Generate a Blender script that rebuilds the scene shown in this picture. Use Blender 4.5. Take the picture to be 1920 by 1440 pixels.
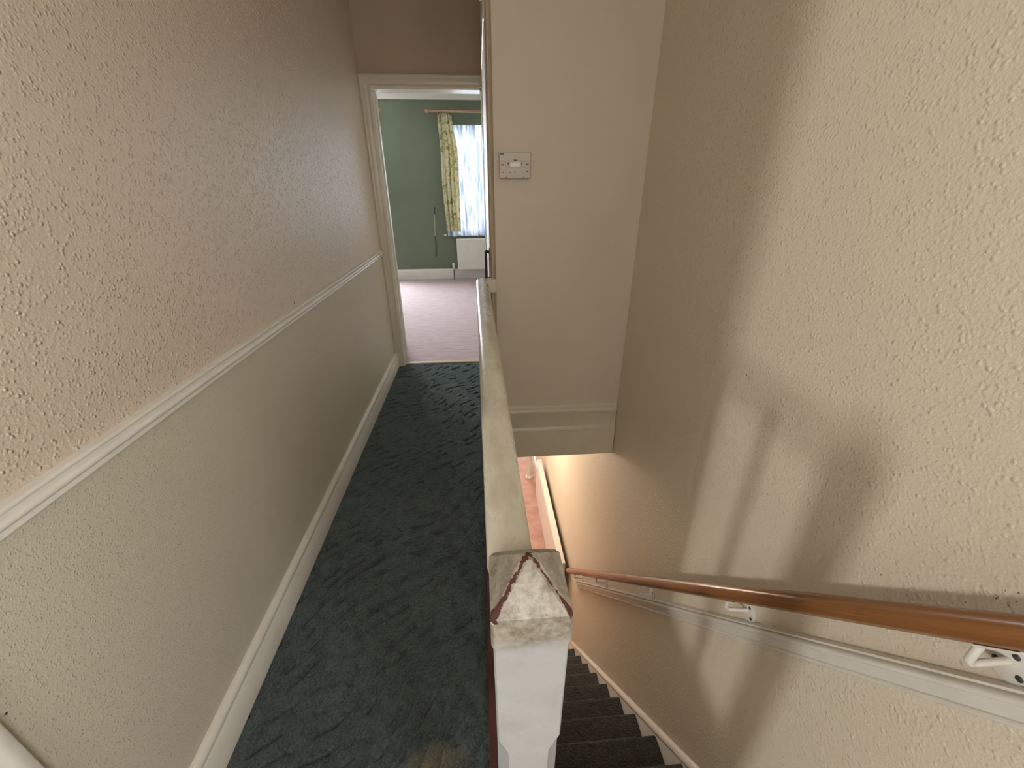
import bpy, bmesh, math, random
from mathutils import Vector, Matrix, noise as mnoise
random.seed(4)
for _o in list(bpy.data.objects): bpy.data.objects.remove(_o)
SC = bpy.context.scene
COL = SC.collection

# ------------------------------------------------------------------ camera
H = 1.394                                   # eye height above the landing carpet
RIGHT = Vector((0.99723735, -0.0742057, -0.00334399))
UP    = Vector((0.03520253, 0.43248012, 0.90095601))
FWD   = Vector((0.06540987, 0.8985847, -0.43389756))
cam_d = bpy.data.cameras.new('camera')
cam_d.sensor_fit = 'HORIZONTAL'; cam_d.sensor_width = 36.0
cam_d.lens = 775.0/1920.0*36.0
cam_d.clip_start = 0.02; cam_d.clip_end = 200
cam = bpy.data.objects.new('camera', cam_d); COL.objects.link(cam)
mw = Matrix.Identity(4)
for i in range(3):
    mw[i][0] = RIGHT[i]; mw[i][1] = UP[i]; mw[i][2] = -FWD[i]
mw[0][3], mw[1][3], mw[2][3] = 0, 0, H
cam.matrix_world = mw
SC.camera = cam

# ------------------------------------------------------------------ world, lights, exposure
SC.view_settings.view_transform = 'Standard'
SC.view_settings.look = 'None'
SC.view_settings.gamma = 1.0
SC.view_settings.use_curve_mapping = False
SC.view_settings.exposure = 0.45
try:
    SC.cycles.max_bounces = 6; SC.cycles.diffuse_bounces = 5; SC.cycles.glossy_bounces = 2; SC.cycles.adaptive_threshold = 0.15; SC.cycles.adaptive_min_samples = 20; SC.cycles.transparent_max_bounces = 8
    SC.cycles.caustics_reflective = False; SC.cycles.caustics_refractive = False
except Exception: pass
W = bpy.data.worlds.new('overcast_sky'); SC.world = W; W.use_nodes = True
_bg = W.node_tree.nodes['Background']
_bg.inputs[0].default_value = (0.80, 0.90, 1.0, 1); _bg.inputs[1].default_value = 0.8

def area(name, loc, aim, sx, sy, energy, col):
    l = bpy.data.lights.new(name, 'AREA'); l.shape = 'RECTANGLE'; l.size = sx; l.size_y = sy
    l.energy = energy; l.color = col
    o = bpy.data.objects.new(name, l); COL.objects.link(o); o.location = loc
    o.rotation_euler = (Vector(aim)-Vector(loc)).to_track_quat('-Z', 'Y').to_euler()
    return o
# daylight standing outside each window, one of them an added fill
area('daylight_back_room_window', (-4.36, -1.62, 1.50), (0, -1.62, 1.50), 0.52, 0.95, 115, (1.0, 0.98, 0.94))
area('daylight_bedroom_side_window', (-1.95, 7.25, 1.45), (-1.95, 0, 1.2), 0.90, 1.40, 235, (0.88, 0.95, 1.0))
area('daylight_bedroom_main_window', (0.10, 7.25, 1.45), (0.10, 0, 1.2), 0.98, 1.42, 30, (0.88, 0.95, 1.0))
area('daylight_landing_window', (-0.05, -1.66, 1.65), (-0.05, 5, 1.3), 0.80, 1.0, 11, (1.0, 0.98, 0.95))
area('fill_light_stairhead', (0.90, -0.90, 1.60), (-1, -0.90, 1.45), 0.80, 1.1, 36, (1.0, 0.98, 0.95))  # added fill for the left wall; no window is known here
area('daylight_front_door_pane', (-0.05, 7.25, -1.3), (-0.05, 0, -1.6), 0.6, 1.2, 50, (0.85, 0.93, 1.0))

# ------------------------------------------------------------------ helpers
def tag(o, label=None, cat=None, group=None, kind=None):
    if label: o['label'] = label
    if cat: o['category'] = cat
    if group: o['group'] = group
    if kind: o['kind'] = kind
    return o
def wpos(o):
    p = Vector((0, 0, 0))
    while o is not None:
        p = p + o.location; o = o.parent
    return p
def empty(name, loc, parent=None):
    o = bpy.data.objects.new(name, None); COL.objects.link(o)
    o.empty_display_size = 0.05
    if parent is not None:
        o.parent = parent; o.location = Vector(loc)-wpos(parent)
    else:
        o.location = loc
    return o
def obj(name, bm, mat, parent=None, smooth=False, angle=40):
    """bm in world coordinates -> one mesh object (children are stored relative to their parent)"""
    if parent is not None:
        bmesh.ops.translate(bm, verts=bm.verts, vec=-wpos(parent))
    bmesh.ops.recalc_face_normals(bm, faces=bm.faces)
    me = bpy.data.meshes.new(name); bm.to_mesh(me); bm.free()
    me.materials.append(mat)
    if smooth:
        try: me.shade_smooth()
        except Exception: pass
        try: me.set_sharp_from_angle(angle=math.radians(angle))
        except Exception: pass
    o = bpy.data.objects.new(name, me); COL.objects.link(o)
    if parent is not None: o.parent = parent
    return o
def NB(): return bmesh.new()
def box(bm, x0, x1, y0, y1, z0, z1, bev=0.0, seg=1):
    vs = [bm.verts.new((x, y, z)) for z in (z0, z1) for y in (y0, y1) for x in (x0, x1)]
    fs = [bm.faces.new([vs[i] for i in q]) for q in ((0,2,3,1),(4,5,7,6),(0,1,5,4),(2,6,7,3),(0,4,6,2),(1,3,7,5))]
    if bev > 0:
        es = list({e for f in fs for e in f.edges})
        bmesh.ops.bevel(bm, geom=es, offset=bev, segments=seg, profile=0.5, affect='EDGES')
    return bm
def bx(*a, **k): return box(NB(), *a, **k)
def sweep(bm, prof, p0, p1, up=(0,0,1), out=(1,0,0)):
    """closed profile [(out,up)...] swept straight from p0 to p1"""
    p0, p1, up, out = Vector(p0), Vector(p1), Vector(up), Vector(out)
    a = [bm.verts.new(p0+out*u+up*v) for u, v in prof]
    b = [bm.verts.new(p1+out*u+up*v) for u, v in prof]
    n = len(prof)
    for i in range(n):
        bm.faces.new((a[i], a[(i+1)%n], b[(i+1)%n], b[i]))
    bm.faces.new(a[::-1]); bm.faces.new(b)
    return bm
def tube(bm, pts, r, seg=10, cap=True):
    pts = [Vector(p) for p in pts]; rings = []
    rr = r if isinstance(r, (list, tuple)) else [r]*len(pts)
    prev = None
    for i, p in enumerate(pts):
        t = (pts[min(i+1, len(pts)-1)]-pts[max(i-1, 0)]).normalized()
        if prev is None:
            a = t.orthogonal().normalized()
        else:
            a = (prev-t*prev.dot(t)).normalized()
        prev = a; b = t.cross(a)
        rings.append([bm.verts.new(p+(a*math.cos(2*math.pi*k/seg)+b*math.sin(2*math.pi*k/seg))*rr[i]) for k in range(seg)])
    for i in range(len(rings)-1):
        for k in range(seg):
            bm.faces.new((rings[i][k], rings[i][(k+1)%seg], rings[i+1][(k+1)%seg], rings[i+1][k]))
    if cap:
        bm.faces.new(rings[0][::-1]); bm.faces.new(rings[-1])
    return bm
def arc_pts(path, rad, n=5):
    """round the inner corners of a polyline"""
    path = [Vector(p) for p in path]; out = [path[0]]
    for i in range(1, len(path)-1):
        a, c, b = path[i-1], path[i], path[i+1]
        u = (a-c).normalized(); v = (b-c).normalized()
        p, q = c+u*rad, c+v*rad
        for k in range(n+1):
            t = k/n; out.append(p*(1-t)**2+c*2*t*(1-t)+q*t*t)
    out.append(path[-1]); return out
def lathe(bm, prof, cx, cy, seg=16, axis='Z'):
    rings = []
    for r, h in prof:
        ring = []
        for k in range(seg):
            a = 2*math.pi*k/seg; u, v = math.cos(a)*r, math.sin(a)*r
            ring.append(bm.verts.new((cx+u, cy+v, h) if axis == 'Z' else ((h, cx+u, cy+v) if axis == 'X' else (cx+u, h, cy+v))))
        rings.append(ring)
    for i in range(len(rings)-1):
        for k in range(seg):
            bm.faces.new((rings[i][k], rings[i][(k+1)%seg], rings[i+1][(k+1)%seg], rings[i+1][k]))
    bm.faces.new(rings[0][::-1]); bm.faces.new(rings[-1])
    return bm
def grid(bm, fn, nu, nv):
    vs = [[bm.verts.new(fn(i/nu, j/nv)) for j in range(nv+1)] for i in range(nu+1)]
    for i in range(nu):
        for j in range(nv):
            bm.faces.new((vs[i][j], vs[i+1][j], vs[i+1][j+1], vs[i][j+1]))
    return bm
def struct(name, bm, mat, label, cat, parent=None, smooth=False):
    o = obj(name, bm, mat, parent, smooth)
    if parent is None: tag(o, label, cat, kind='structure')
    return o
def sroot(name, loc, label, cat):
    return tag(empty(name, loc), label, cat, kind='structure')

# ------------------------------------------------------------------ materials
class NT:
    def __init__(s, name):
        s.m = bpy.data.materials.new(name); s.m.use_nodes = True
        s.t = s.m.node_tree; s.b = s.t.nodes['Principled BSDF']; s.out = s.t.nodes['Material Output']
        s.co = s.t.nodes.new('ShaderNodeTexCoord').outputs['Object']
    def n(s, typ, **kw):
        nd = s.t.nodes.new(typ)
        for k, v in kw.items(): setattr(nd, k, v)
        return nd
    def put(s, sock, v):
        if hasattr(v, 'is_linked'): s.t.links.new(v, sock)
        else: sock.default_value = v
    def geo(s):
        return s.n('ShaderNodeNewGeometry').outputs['Position']
    def noise(s, scale, detail=3, rough=0.55, vec=None, dist=0.0):
        nd = s.n('ShaderNodeTexNoise'); s.put(nd.inputs['Vector'], vec or s.co)
        nd.inputs['Scale'].default_value = scale; nd.inputs['Detail'].default_value = detail
        nd.inputs['Roughness'].default_value = rough; nd.inputs['Distortion'].default_value = dist
        return nd.outputs['Fac']
    def voro(s, scale, feature='F1', vec=None, rnd=1.0):
        nd = s.n('ShaderNodeTexVoronoi', feature=feature); s.put(nd.inputs['Vector'], vec or s.co)
        nd.inputs['Scale'].default_value = scale; nd.inputs['Randomness'].default_value = rnd
        return nd.outputs['Distance']
    def math(s, op, a, b=0.0, clamp=False):
        nd = s.n('ShaderNodeMath', operation=op, use_clamp=clamp)
        s.put(nd.inputs[0], a); s.put(nd.inputs[1], b); return nd.outputs[0]
    def ramp(s, fac, stops):
        nd = s.n('ShaderNodeValToRGB'); s.put(nd.inputs[0], fac); e = nd.color_ramp.elements
        while len(e) < len(stops): e.new(0.5)
        for i, (p, c) in enumerate(stops):
            e[i].position = p; e[i].color = c if len(c) == 4 else (*c, 1)
        return nd.outputs[0]
    def rng(s, v, a, b, c=0.0, d=1.0):
        nd = s.n('ShaderNodeMapRange'); s.put(nd.inputs[0], v)
        for i, x in enumerate((a, b, c, d)): nd.inputs[i+1].default_value = x
        return nd.outputs[0]
    def mix(s, fac, a, b, mode='MIX'):
        nd = s.n('ShaderNodeMix', data_type='RGBA', blend_type=mode)
        s.put(nd.inputs[0], fac); s.put(nd.inputs[6], a if hasattr(a, 'is_linked') else (*a, 1) if len(a) == 3 else a)
        s.put(nd.inputs[7], b if hasattr(b, 'is_linked') else (*b, 1) if len(b) == 3 else b)
        return nd.outputs[2]
    def vmap(s, scale=(1,1,1), rot=(0,0,0), vec=None):
        nd = s.n('ShaderNodeMapping'); s.put(nd.inputs[0], vec or s.co)
        nd.inputs['Scale'].default_value = scale; nd.inputs['Rotation'].default_value = rot
        return nd.outputs[0]
    def sep(s, vec=None):
        nd = s.n('ShaderNodeSeparateXYZ'); s.put(nd.inputs[0], vec or s.co); return nd.outputs
    def bump(s, h, strength=0.5, dist=0.002, prev=None):
        nd = s.n('ShaderNodeBump'); s.put(nd.inputs['Height'], h)
        nd.inputs['Strength'].default_value = strength; nd.inputs['Distance'].default_value = dist
        if prev is not None: s.t.links.new(prev, nd.inputs['Normal'])
        return nd.outputs[0]
    def fin(s, col, rough=0.5, bump=None, spec=0.5, metal=0.0, coat=0.0):
        s.put(s.b.inputs['Base Color'], col if hasattr(col, 'is_linked') else (*col, 1))
        s.put(s.b.inputs['Roughness'], rough)
        s.b.inputs['Specular IOR Level'].default_value = spec
        s.b.inputs['Metallic'].default_value = metal
        s.b.inputs['Coat Weight'].default_value = coat
        if bump is not None: s.t.links.new(bump, s.b.inputs['Normal'])
        return s.m

def m_wallpaper(name, col, col2, scale, dist, rough=0.45, fine=0.3, spec=0.5):
    t = NT(name)
    v = t.voro(scale)
    blob = t.rng(v, 0.12, 0.48, 1, 0)
    n1 = t.noise(scale*0.5, 1)
    h = t.math('MULTIPLY', blob, t.rng(n1, 0.34, 0.68))
    n2 = t.noise(scale*1.6, 2)
    h = t.math('ADD', h, t.math('MULTIPLY', n2, fine))
    big = t.noise(1.6, 3, 0.6)
    c = t.mix(t.rng(big, 0.35, 0.7), col, col2)
    return t.fin(c, rough, t.bump(h, 1.0, dist), spec)
M = {}
M['paper_left_up'] = m_wallpaper('pinkish_beige_embossed_wallpaper', (0.63, 0.53, 0.425), (0.60, 0.51, 0.40), 115, 0.0027, 0.29, 0.7, 1.0)
M['paper_left_low'] = m_wallpaper('greyish_beige_fine_wallpaper', (0.585, 0.535, 0.425), (0.56, 0.51, 0.41), 210, 0.0011, 0.40, 0.8)
M['paper_right'] = m_wallpaper('cream_blown_wallpaper', (0.69, 0.615, 0.49), (0.67, 0.60, 0.475), 100, 0.0016, 0.5, 0.9)
def m_plain(name, col, col2=None, rough=0.5, bs=60, bd=0.0006, spec=0.5):
    t = NT(name); c = t.mix(t.rng(t.noise(2.2, 4), 0.35, 0.7), col, col2 or tuple(x*0.94 for x in col))
    return t.fin(c, rough, t.bump(t.noise(bs, 4), 1.0, bd), spec)
M['plaster_bulk'] = m_plain('smooth_beige_wall_paint', (0.63, 0.55, 0.45), (0.61, 0.535, 0.43), 0.6, 45, 0.0005)
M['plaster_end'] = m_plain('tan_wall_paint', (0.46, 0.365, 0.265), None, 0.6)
M['ceiling'] = m_plain('white_ceiling_paint', (0.74, 0.72, 0.68), None, 0.8)
M['room_wall'] = m_plain('warm_white_wall_paint', (0.66, 0.60, 0.52), None, 0.7)
M['green'] = m_plain('sage_green_wall_paint', (0.15, 0.18, 0.125), (0.135, 0.16, 0.112), 0.65)
M['hall_wall'] = M['paper_right']
def m_gloss(name, col, rough=0.28, dirt=None, bd=0.0004):
    t = NT(name)
    c = t.mix(t.rng(t.noise(7, 5, 0.65), 0.45, 0.8), col, dirt or tuple(x*0.9 for x in col))
    return t.fin(c, rough, t.bump(t.noise(35, 3), 1.0, bd), 0.5)
M['gloss'] = m_gloss('white_gloss_paint', (0.72, 0.69, 0.62), 0.25)
M['gloss_cream'] = m_gloss('yellowed_gloss_paint', (0.62, 0.565, 0.45), 0.28)
M['gloss_room'] = m_gloss('white_satin_paint', (0.74, 0.72, 0.68), 0.35)
M['plastic'] = m_plain('cream_plastic', (0.55, 0.50, 0.41), None, 0.4, 200, 0.0001)
M['plastic_white'] = m_plain('white_plastic', (0.80, 0.77, 0.70), None, 0.35, 200, 0.0001)
M['mark'] = m_plain('dark_print', (0.10, 0.085, 0.07), None, 0.6, 200, 0.0001)
M['metal_white'] = m_gloss('white_coated_metal', (0.74, 0.72, 0.67), 0.3)
M['screw'] = m_plain('dark_screw_metal', (0.05, 0.045, 0.04), None, 0.4)
M['black'] = m_plain('black_iron', (0.015, 0.008, 0.006), None, 0.45)
M['red_wood'] = m_plain('red_brown_stained_wood', (0.085, 0.028, 0.02), (0.05, 0.02, 0.016), 0.5)
M['copper'] = m_plain('brown_painted_pipe', (0.16, 0.11, 0.08), None, 0.4)
M['brass'] = m_plain('brassy_strip', (0.62, 0.52, 0.30), None, 0.35)
def m_handrail():
    t = NT('varnished_pine_handrail')
    g = t.noise(1.0, 5, 0.65, vec=t.vmap((70, 2.2, 70)), dist=0.4)
    c = t.ramp(g, [(0.28, (0.16, 0.062, 0.019)), (0.52, (0.25, 0.107, 0.036)), (0.8, (0.32, 0.15, 0.055))])
    return t.fin(c, 0.24, t.bump(g, 0.25, 0.0005), 0.5)
M['pine'] = m_handrail()
def m_pole():
    t = NT('varnished_wood_pole'); g = t.noise(8, 4, vec=t.vmap((1, 14, 14)))
    return t.fin(t.ramp(g, [(0.3, (0.36, 0.20, 0.12)), (0.7, (0.50, 0.31, 0.2))]), 0.25)
M['pole'] = m_pole()
def m_carpet(name, dark, light, relief=1.0, tan_patch=False):
    t = NT(name)
    p = t.geo()
    groove = t.noise(60, 2, vec=p)
    pile = t.noise(430, 2, 0.7, vec=p); tuft = t.noise(120, 3, 0.7, vec=p); clump = t.noise(26, 3, 0.6, vec=p)
    h = t.math('ADD', t.math('MULTIPLY', groove, 1.0), t.math('MULTIPLY', pile, 0.55))
    h = t.math('ADD', h, t.math('MULTIPLY', tuft, 1.1)); h = t.math('ADD', h, t.math('MULTIPLY', clump, 1.0))
    f = t.math('ADD', t.math('MULTIPLY', tuft, 0.6), t.math('MULTIPLY', clump, 0.4))
    c = t.mix(t.rng(f, 0.36, 0.66), dark, light)
    big = t.rng(t.noise(2.5, 3, vec=p), 0.35, 0.7, 0.78, 1.15)
    cc = t.n('ShaderNodeCombineColor')
    for i in range(3): t.put(cc.inputs[i], big)
    c = t.mix(1.0, c, cc.outputs[0], 'MULTIPLY')
    if tan_patch:  # blends a ragged tan oval into the carpet colour
        s = t.sep(p)
        dx = t.math('DIVIDE', t.math('SUBTRACT', s[0], -0.165), 0.075); dy = t.math('DIVIDE', t.math('SUBTRACT', s[1], 0.575), 0.035)
        d = t.math('SQRT', t.math('ADD', t.math('MULTIPLY', dx, dx), t.math('MULTIPLY', dy, dy)))
        d = t.math('ADD', d, t.math('MULTIPLY', t.math('SUBTRACT', t.noise(40, 3, vec=p), 0.5), 1.2))
        c = t.mix(t.rng(d, 0.5, 1.3, 0.8, 0.0), c, (0.17, 0.14, 0.075))
    m = t.fin(c, 1.0, t.bump(h, 1.0, 0.010*relief), 0.05)
    t.b.inputs['Sheen Weight'].default_value = 0.45; t.b.inputs['Sheen Roughness'].default_value = 0.4
    t.b.inputs['Sheen Tint'].default_value = (0.7, 0.85, 0.9, 1)
    return m
M['carpet'] = m_carpet('dark_green_carved_carpet', (0.024, 0.031, 0.029), (0.125, 0.150, 0.143), 1.0, True)
M['stair_carpet'] = m_carpet('dim_tone_stair_carpet', (0.045, 0.041, 0.031), (0.115, 0.105, 0.080), 0.8)  # browner copy of the landing carpet, its tone standing in for weaker light
def m_roomcarpet(name, a, b, st=5):
    t = NT(name); p = t.geo()
    wv = t.noise(7, 4, 0.6, vec=t.vmap((1, st, 1), vec=p)); f = t.noise(160, 3, vec=p)
    c = t.mix(t.rng(wv, 0.35, 0.68), a, b)
    return t.fin(c, 1.0, t.bump(t.math('ADD', f, t.math('MULTIPLY', wv, 1.5)), 0.8, 0.004), 0.05)
M['lilac'] = m_roomcarpet('dusty_pink_carpet', (0.52, 0.42, 0.44), (0.44, 0.34, 0.355))
M['peach'] = m_roomcarpet('peach_hall_carpet', (0.62, 0.40, 0.33), (0.48, 0.29, 0.24), 1.3)
def m_newel(name, ridges):
    """aged white gloss, worn to red-brown timber along edges; object origin at the post axis"""
    t = NT(name); s = t.sep()
    base = t.mix(t.rng(t.noise(55, 5, 0.75), 0.40, 0.68), (0.32, 0.29, 0.23), (0.13, 0.10, 0.072))
    clean = t.mix(t.rng(t.noise(20, 3), 0.5, 0.8), (0.425, 0.425, 0.415), (0.375, 0.368, 0.35))
    up = t.rng(s[2], 0.945, 0.972)
    c = t.mix(up, clean, base)
    n = t.noise(48, 4, 0.7)
    if ridges:
        ax = t.math('ABSOLUTE', s[0]); ay = t.math('ABSOLUTE', s[1])
        d = t.math('ABSOLUTE', t.math('SUBTRACT', ax, ay))
        n = t.math('ADD', t.math('MULTIPLY', n, 0.55), t.math('MULTIPLY', t.noise(170, 3, 0.8), 0.45))
        side = t.rng(s[0], -0.02, 0.02, 0.036, 0.020)
        wid = t.math('MULTIPLY', t.math('SUBTRACT', n, 0.42), side)
        wid = t.math('ADD', wid, t.math('MULTIPLY', t.rng(ax, 0.030, 0.044), 0.006))
        onridge = t.math('LESS_THAN', d, wid)
        near = t.math('LESS_THAN', s[1], 0.002)
        k = t.math('MULTIPLY', onridge, t.math('MULTIPLY', near, t.math('GREATER_THAN', s[2], 0.989)))
        c = t.mix(k, c, (0.060, 0.014, 0.010))
    spk = t.math('GREATER_THAN', t.noise(95, 1), 0.80)
    c = t.mix(t.math('MULTIPLY', spk, 0.7), c, (0.12, 0.08, 0.06))
    return t.fin(c, 0.33, t.bump(t.math('ADD', t.noise(25, 3), t.math('MULTIPLY', n, 0.4)), 0.8, 0.0016), 0.5)
M['newel'] = m_newel('worn_white_newel_paint', False)
M['newel_cap'] = m_newel('worn_white_cap_paint', True)
def m_rail():
    t = NT('worn_cream_rail_paint')
    n = t.noise(9, 5, 0.65, vec=t.vmap((1.6, 0.5, 1))); n2 = t.noise(40, 4, 0.7, vec=t.vmap((1, 0.25, 1)))
    c = t.mix(t.rng(n, 0.42, 0.7), (0.62, 0.58, 0.47), (0.40, 0.355, 0.235))
    c = t.mix(t.rng(n2, 0.60, 0.8, 0, 0.6), c, (0.28, 0.22, 0.12))
    return t.fin(c, t.rng(n, 0.3, 0.7, 0.2, 0.42), t.bump(t.noise(30, 4), 1.0, 0.0012), 0.55)
M['rail'] = m_rail()
def m_glass():
    t = NT('window_glass'); t.t.nodes.remove(t.b)
    tr = t.n('ShaderNodeBsdfTransparent'); gl = t.n('ShaderNodeBsdfGlossy'); gl.inputs['Roughness'].default_value = 0.02
    mx = t.n('ShaderNodeMixShader'); mx.inputs[0].default_value = 0.06
    t.t.links.new(tr.outputs[0], mx.inputs[1]); t.t.links.new(gl.outputs[0], mx.inputs[2]); t.t.links.new(mx.outputs[0], t.out.inputs[0])
    return t.m
M['glass'] = m_glass()
def m_cloth(name, colsock_fn, transl, transp):
    t = NT(name); t.t.nodes.remove(t.b); c = colsock_fn(t)
    df = t.n('ShaderNodeBsdfDiffuse'); tl = t.n('ShaderNodeBsdfTranslucent'); tp = t.n('ShaderNodeBsdfTransparent')
    for d in (df, tl): t.put(d.inputs[0], c)
    m1 = t.n('ShaderNodeMixShader'); m1.inputs[0].default_value = transl
    t.t.links.new(df.outputs[0], m1.inputs[1]); t.t.links.new(tl.outputs[0], m1.inputs[2])
    m2 = t.n('ShaderNodeMixShader'); t.put(m2.inputs[0], transp)
    t.t.links.new(m1.outputs[0], m2.inputs[1]); t.t.links.new(tp.outputs[0], m2.inputs[2])
    t.t.links.new(m2.outputs[0], t.out.inputs[0]); return t.m
def _floral(t):
    n = t.noise(14, 4, 0.6, dist=1.0); b = t.noise(24, 3, 0.6)
    c = t.ramp(n, [(0.30, (0.22, 0.25, 0.12)), (0.40, (0.50, 0.48, 0.24)), (0.48, (0.80, 0.74, 0.50)), (0.60, (0.86, 0.83, 0.68)), (0.72, (0.55, 0.57, 0.38))])
    return t.mix(t.rng(b, 0.62, 0.70), c, (0.62, 0.26, 0.08))
M['floral'] = m_cloth('floral_curtain_cloth', _floral, 0.40, 0.0)
def _net_fold_shade(t): return t.mix(t.rng(t.noise(10, 3, vec=t.vmap((3, 3, 0.25))), 0.42, 0.60), (0.52, 0.55, 0.60), (0.17, 0.21, 0.30))  # darker bluish streaks paint the fold shading into the net colour
M['net'] = m_cloth('white_net_cloth', _net_fold_shade, 0.6, 0.12)
def m_emit(name, col, s):
    t = NT(name); t.fin(col, 0.4)
    t.b.inputs['Emission Color'].default_value = (*col, 1); t.b.inputs['Emission Strength'].default_value = s
    return t.m
M['bulb'] = m_emit('lit_bulb', (1.0, 0.72, 0.45), 12)

# ------------------------------------------------------------------ dimensions
XL = -0.742        # left wall face
XR = 0.738         # stair wall face
XB = 0.050         # corridor face of the over-stair cupboard
YB = 2.0           # bulkhead face
YE = 3.32          # end wall face
YF = 6.98          # bedroom window wall face
ZH = -2.574        # hall floor
CEIL = 2.52
RISE, GO, YTOP, NST = 0.2145, 0.1885, 0.20, 12

# ================================================================== STRUCTURE
# floors
def carved_carpet(x0, x1, y0, y1, step, nx_dirs=3.1):
    """top of the landing carpet: shallow sculpted swirls cut into the pile"""
    nx, ny = int((x1-x0)/step), int((y1-y0)/step)
    vs = []; N = mnoise.noise
    for j in range(ny+1):
        y = y0+(y1-y0)*j/ny
        for i in range(nx+1):
            x = x0+(x1-x0)*i/nx
            w1 = N(Vector((x*3.6, y*3.0, 1.7))); w2 = N(Vector((x*9.0, y*9.0, 5.2)))
            ph = (y*0.85-x*0.75)*2*math.pi/0.062+10.0*w1+1.3*w2
            g = 0.5-0.5*math.cos(ph); g = max(0.0, 1-g*3.2)              # narrow cut once a period
            m = N(Vector((x*14+9, y*14, 8.8)))
            m = min(1.0, max(0.0, (m+0.02)*5))
            z = -0.010*g*m+0.0016*N(Vector((x*30, y*30, 2.2)))+0.0012*math.sin(ph*0.5)
            vs.append((x, y, z-0.001))
    fs = [(j*(nx+1)+i, j*(nx+1)+i+1, (j+1)*(nx+1)+i+1, (j+1)*(nx+1)+i) for j in range(ny) for i in range(nx)]
    return vs, fs
vs, fs = carved_carpet(XL-0.005, 0.0, 0.33, YE+0.05, 0.0042)
me = bpy.data.meshes.new('floor'); me.from_pydata(vs, [], fs); me.shade_smooth(); me.materials.append(M['carpet'])
fo = bpy.data.objects.new('floor', me); COL.objects.link(fo)
tag(fo, 'dark green carved-pile carpet along the narrow landing', 'floor', kind='structure')
bm = NB(); box(bm, -0.86, 0.0, -1.5, YE+0.05, -0.2, -0.012); box(bm, -0.86, 0.0, -1.5, 0.33, -0.011, -0.001)
struct('floor', bm, M['carpet'], 'floor deck under the landing carpet', 'floor')
struct('floor', bx(0.0, 0.85, -1.5, YTOP-0.02, -0.2, 0.0), M['carpet'], 'dark green carpet at the head of the stairs', 'floor')
struct('floor', bx(-4.4, -0.86, -2.9, 1.2, -0.2, 0.0), M['carpet'], 'dark green carpet of the back room', 'floor')
struct('floor', bx(-3.6, 1.0, YE+0.05, 7.1, -0.2, 0.004), M['lilac'], 'dusty pink carpet of the green bedroom', 'floor')
struct('floor', bx(-0.9, 0.85, -0.4, 7.1, ZH-0.1, ZH), M['peach'], 'peach pink carpet of the hall downstairs', 'floor')
# over-stair soffit and hall ceiling
bm = NB()
sweep(bm, [(2.0, -0.03), (YE+0.1, -0.03), (YE+0.1, -0.2), (2.4, -0.2)], (XB, 0, 0), (0.85, 0, 0), (0, 0, 1), (0, 1, 0))
struct('ceiling', bm, M['ceiling'], 'sloped soffit under the cupboard over the stairs', 'ceiling')
struct('ceiling', bx(-0.86, 0.85, -1.7, YE, CEIL, CEIL+0.1), M['ceiling'], 'white ceiling over the landing', 'ceiling')
struct('ceiling', bx(-4.5, -0.86, -3.0, 1.3, CEIL, CEIL+0.1), M['ceiling'], 'white ceiling of the back room', 'ceiling')
struct('ceiling', bx(-3.6, 1.0, YE+0.06, 7.2, 2.62, 2.72), M['ceiling'], 'white ceiling of the green bedroom', 'ceiling')

# left wall, with the doorway beside the camera; upper and lower paper meet at the dado
DY0, DY1, DH = -0.50, 0.305, 1.98
bm = NB(); box(bm, XL-0.12, XL, DY1, YE, 0.935, CEIL); box(bm, XL-0.12, XL, DY0, DY1, DH, CEIL); box(bm, XL-0.12, XL, -1.6, DY0, 0.0, CEIL)
wl = struct('wall_left', bm, M['paper_left_up'], 'left landing wall in pinkish beige embossed wallpaper', 'wall')
obj('lower_wallpaper', bx(XL-0.12, XL-0.0005, DY1, YE, 0.0, 0.935), M['paper_left_low'], wl)
# right (stair) wall runs from loft to hall floor
bm = NB(); box(bm, XR, XR+0.12, -0.5, 7.1, ZH, CEIL); box(bm, XR, XR+0.12, -1.6, -1.3, ZH, CEIL); box(bm, XR, XR+0.12, -1.3, -0.5, ZH, 1.05); box(bm, XR, XR+0.12, -1.3, -0.5, 2.15, CEIL)  # gap near the stair head left for the added fill window
struct('wall_right', bm, M['paper_right'], 'tall cream stair wall in blown textured wallpaper', 'wall')
# end wall around the bedroom doorway
DX0, DX1 = -0.682, 0.046
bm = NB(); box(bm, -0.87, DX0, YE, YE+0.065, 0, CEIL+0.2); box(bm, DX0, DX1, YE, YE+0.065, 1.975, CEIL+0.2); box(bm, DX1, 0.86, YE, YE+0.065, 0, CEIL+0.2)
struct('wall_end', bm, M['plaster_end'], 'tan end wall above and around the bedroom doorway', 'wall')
bm = NB(); box(bm, -3.6, DX0, YE+0.065, YE+0.13, 0, 2.7); box(bm, DX0, DX1, YE+0.065, YE+0.13, 1.975, 2.7); box(bm, DX1, 1.0, YE+0.065, YE+0.13, 0, 2.7)
struct('wall_bedroom_rear', bm, M['green'], 'green bedroom wall behind the doorway', 'wall')
# bulkhead over the stairs and the cupboard side beside the corridor
struct('wall_bulkhead', bx(XB, XR, YB, YB+0.06, -0.03, CEIL), M['plaster_bulk'], 'smooth beige bulkhead wall hanging over the stairs', 'wall')
struct('wall_cupboard', bx(XB, XB+0.06, YB+0.06, YE, 0.0, CEIL), M['plaster_bulk'], 'side wall of the cupboard over the stairs, facing the corridor', 'wall')
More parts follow.
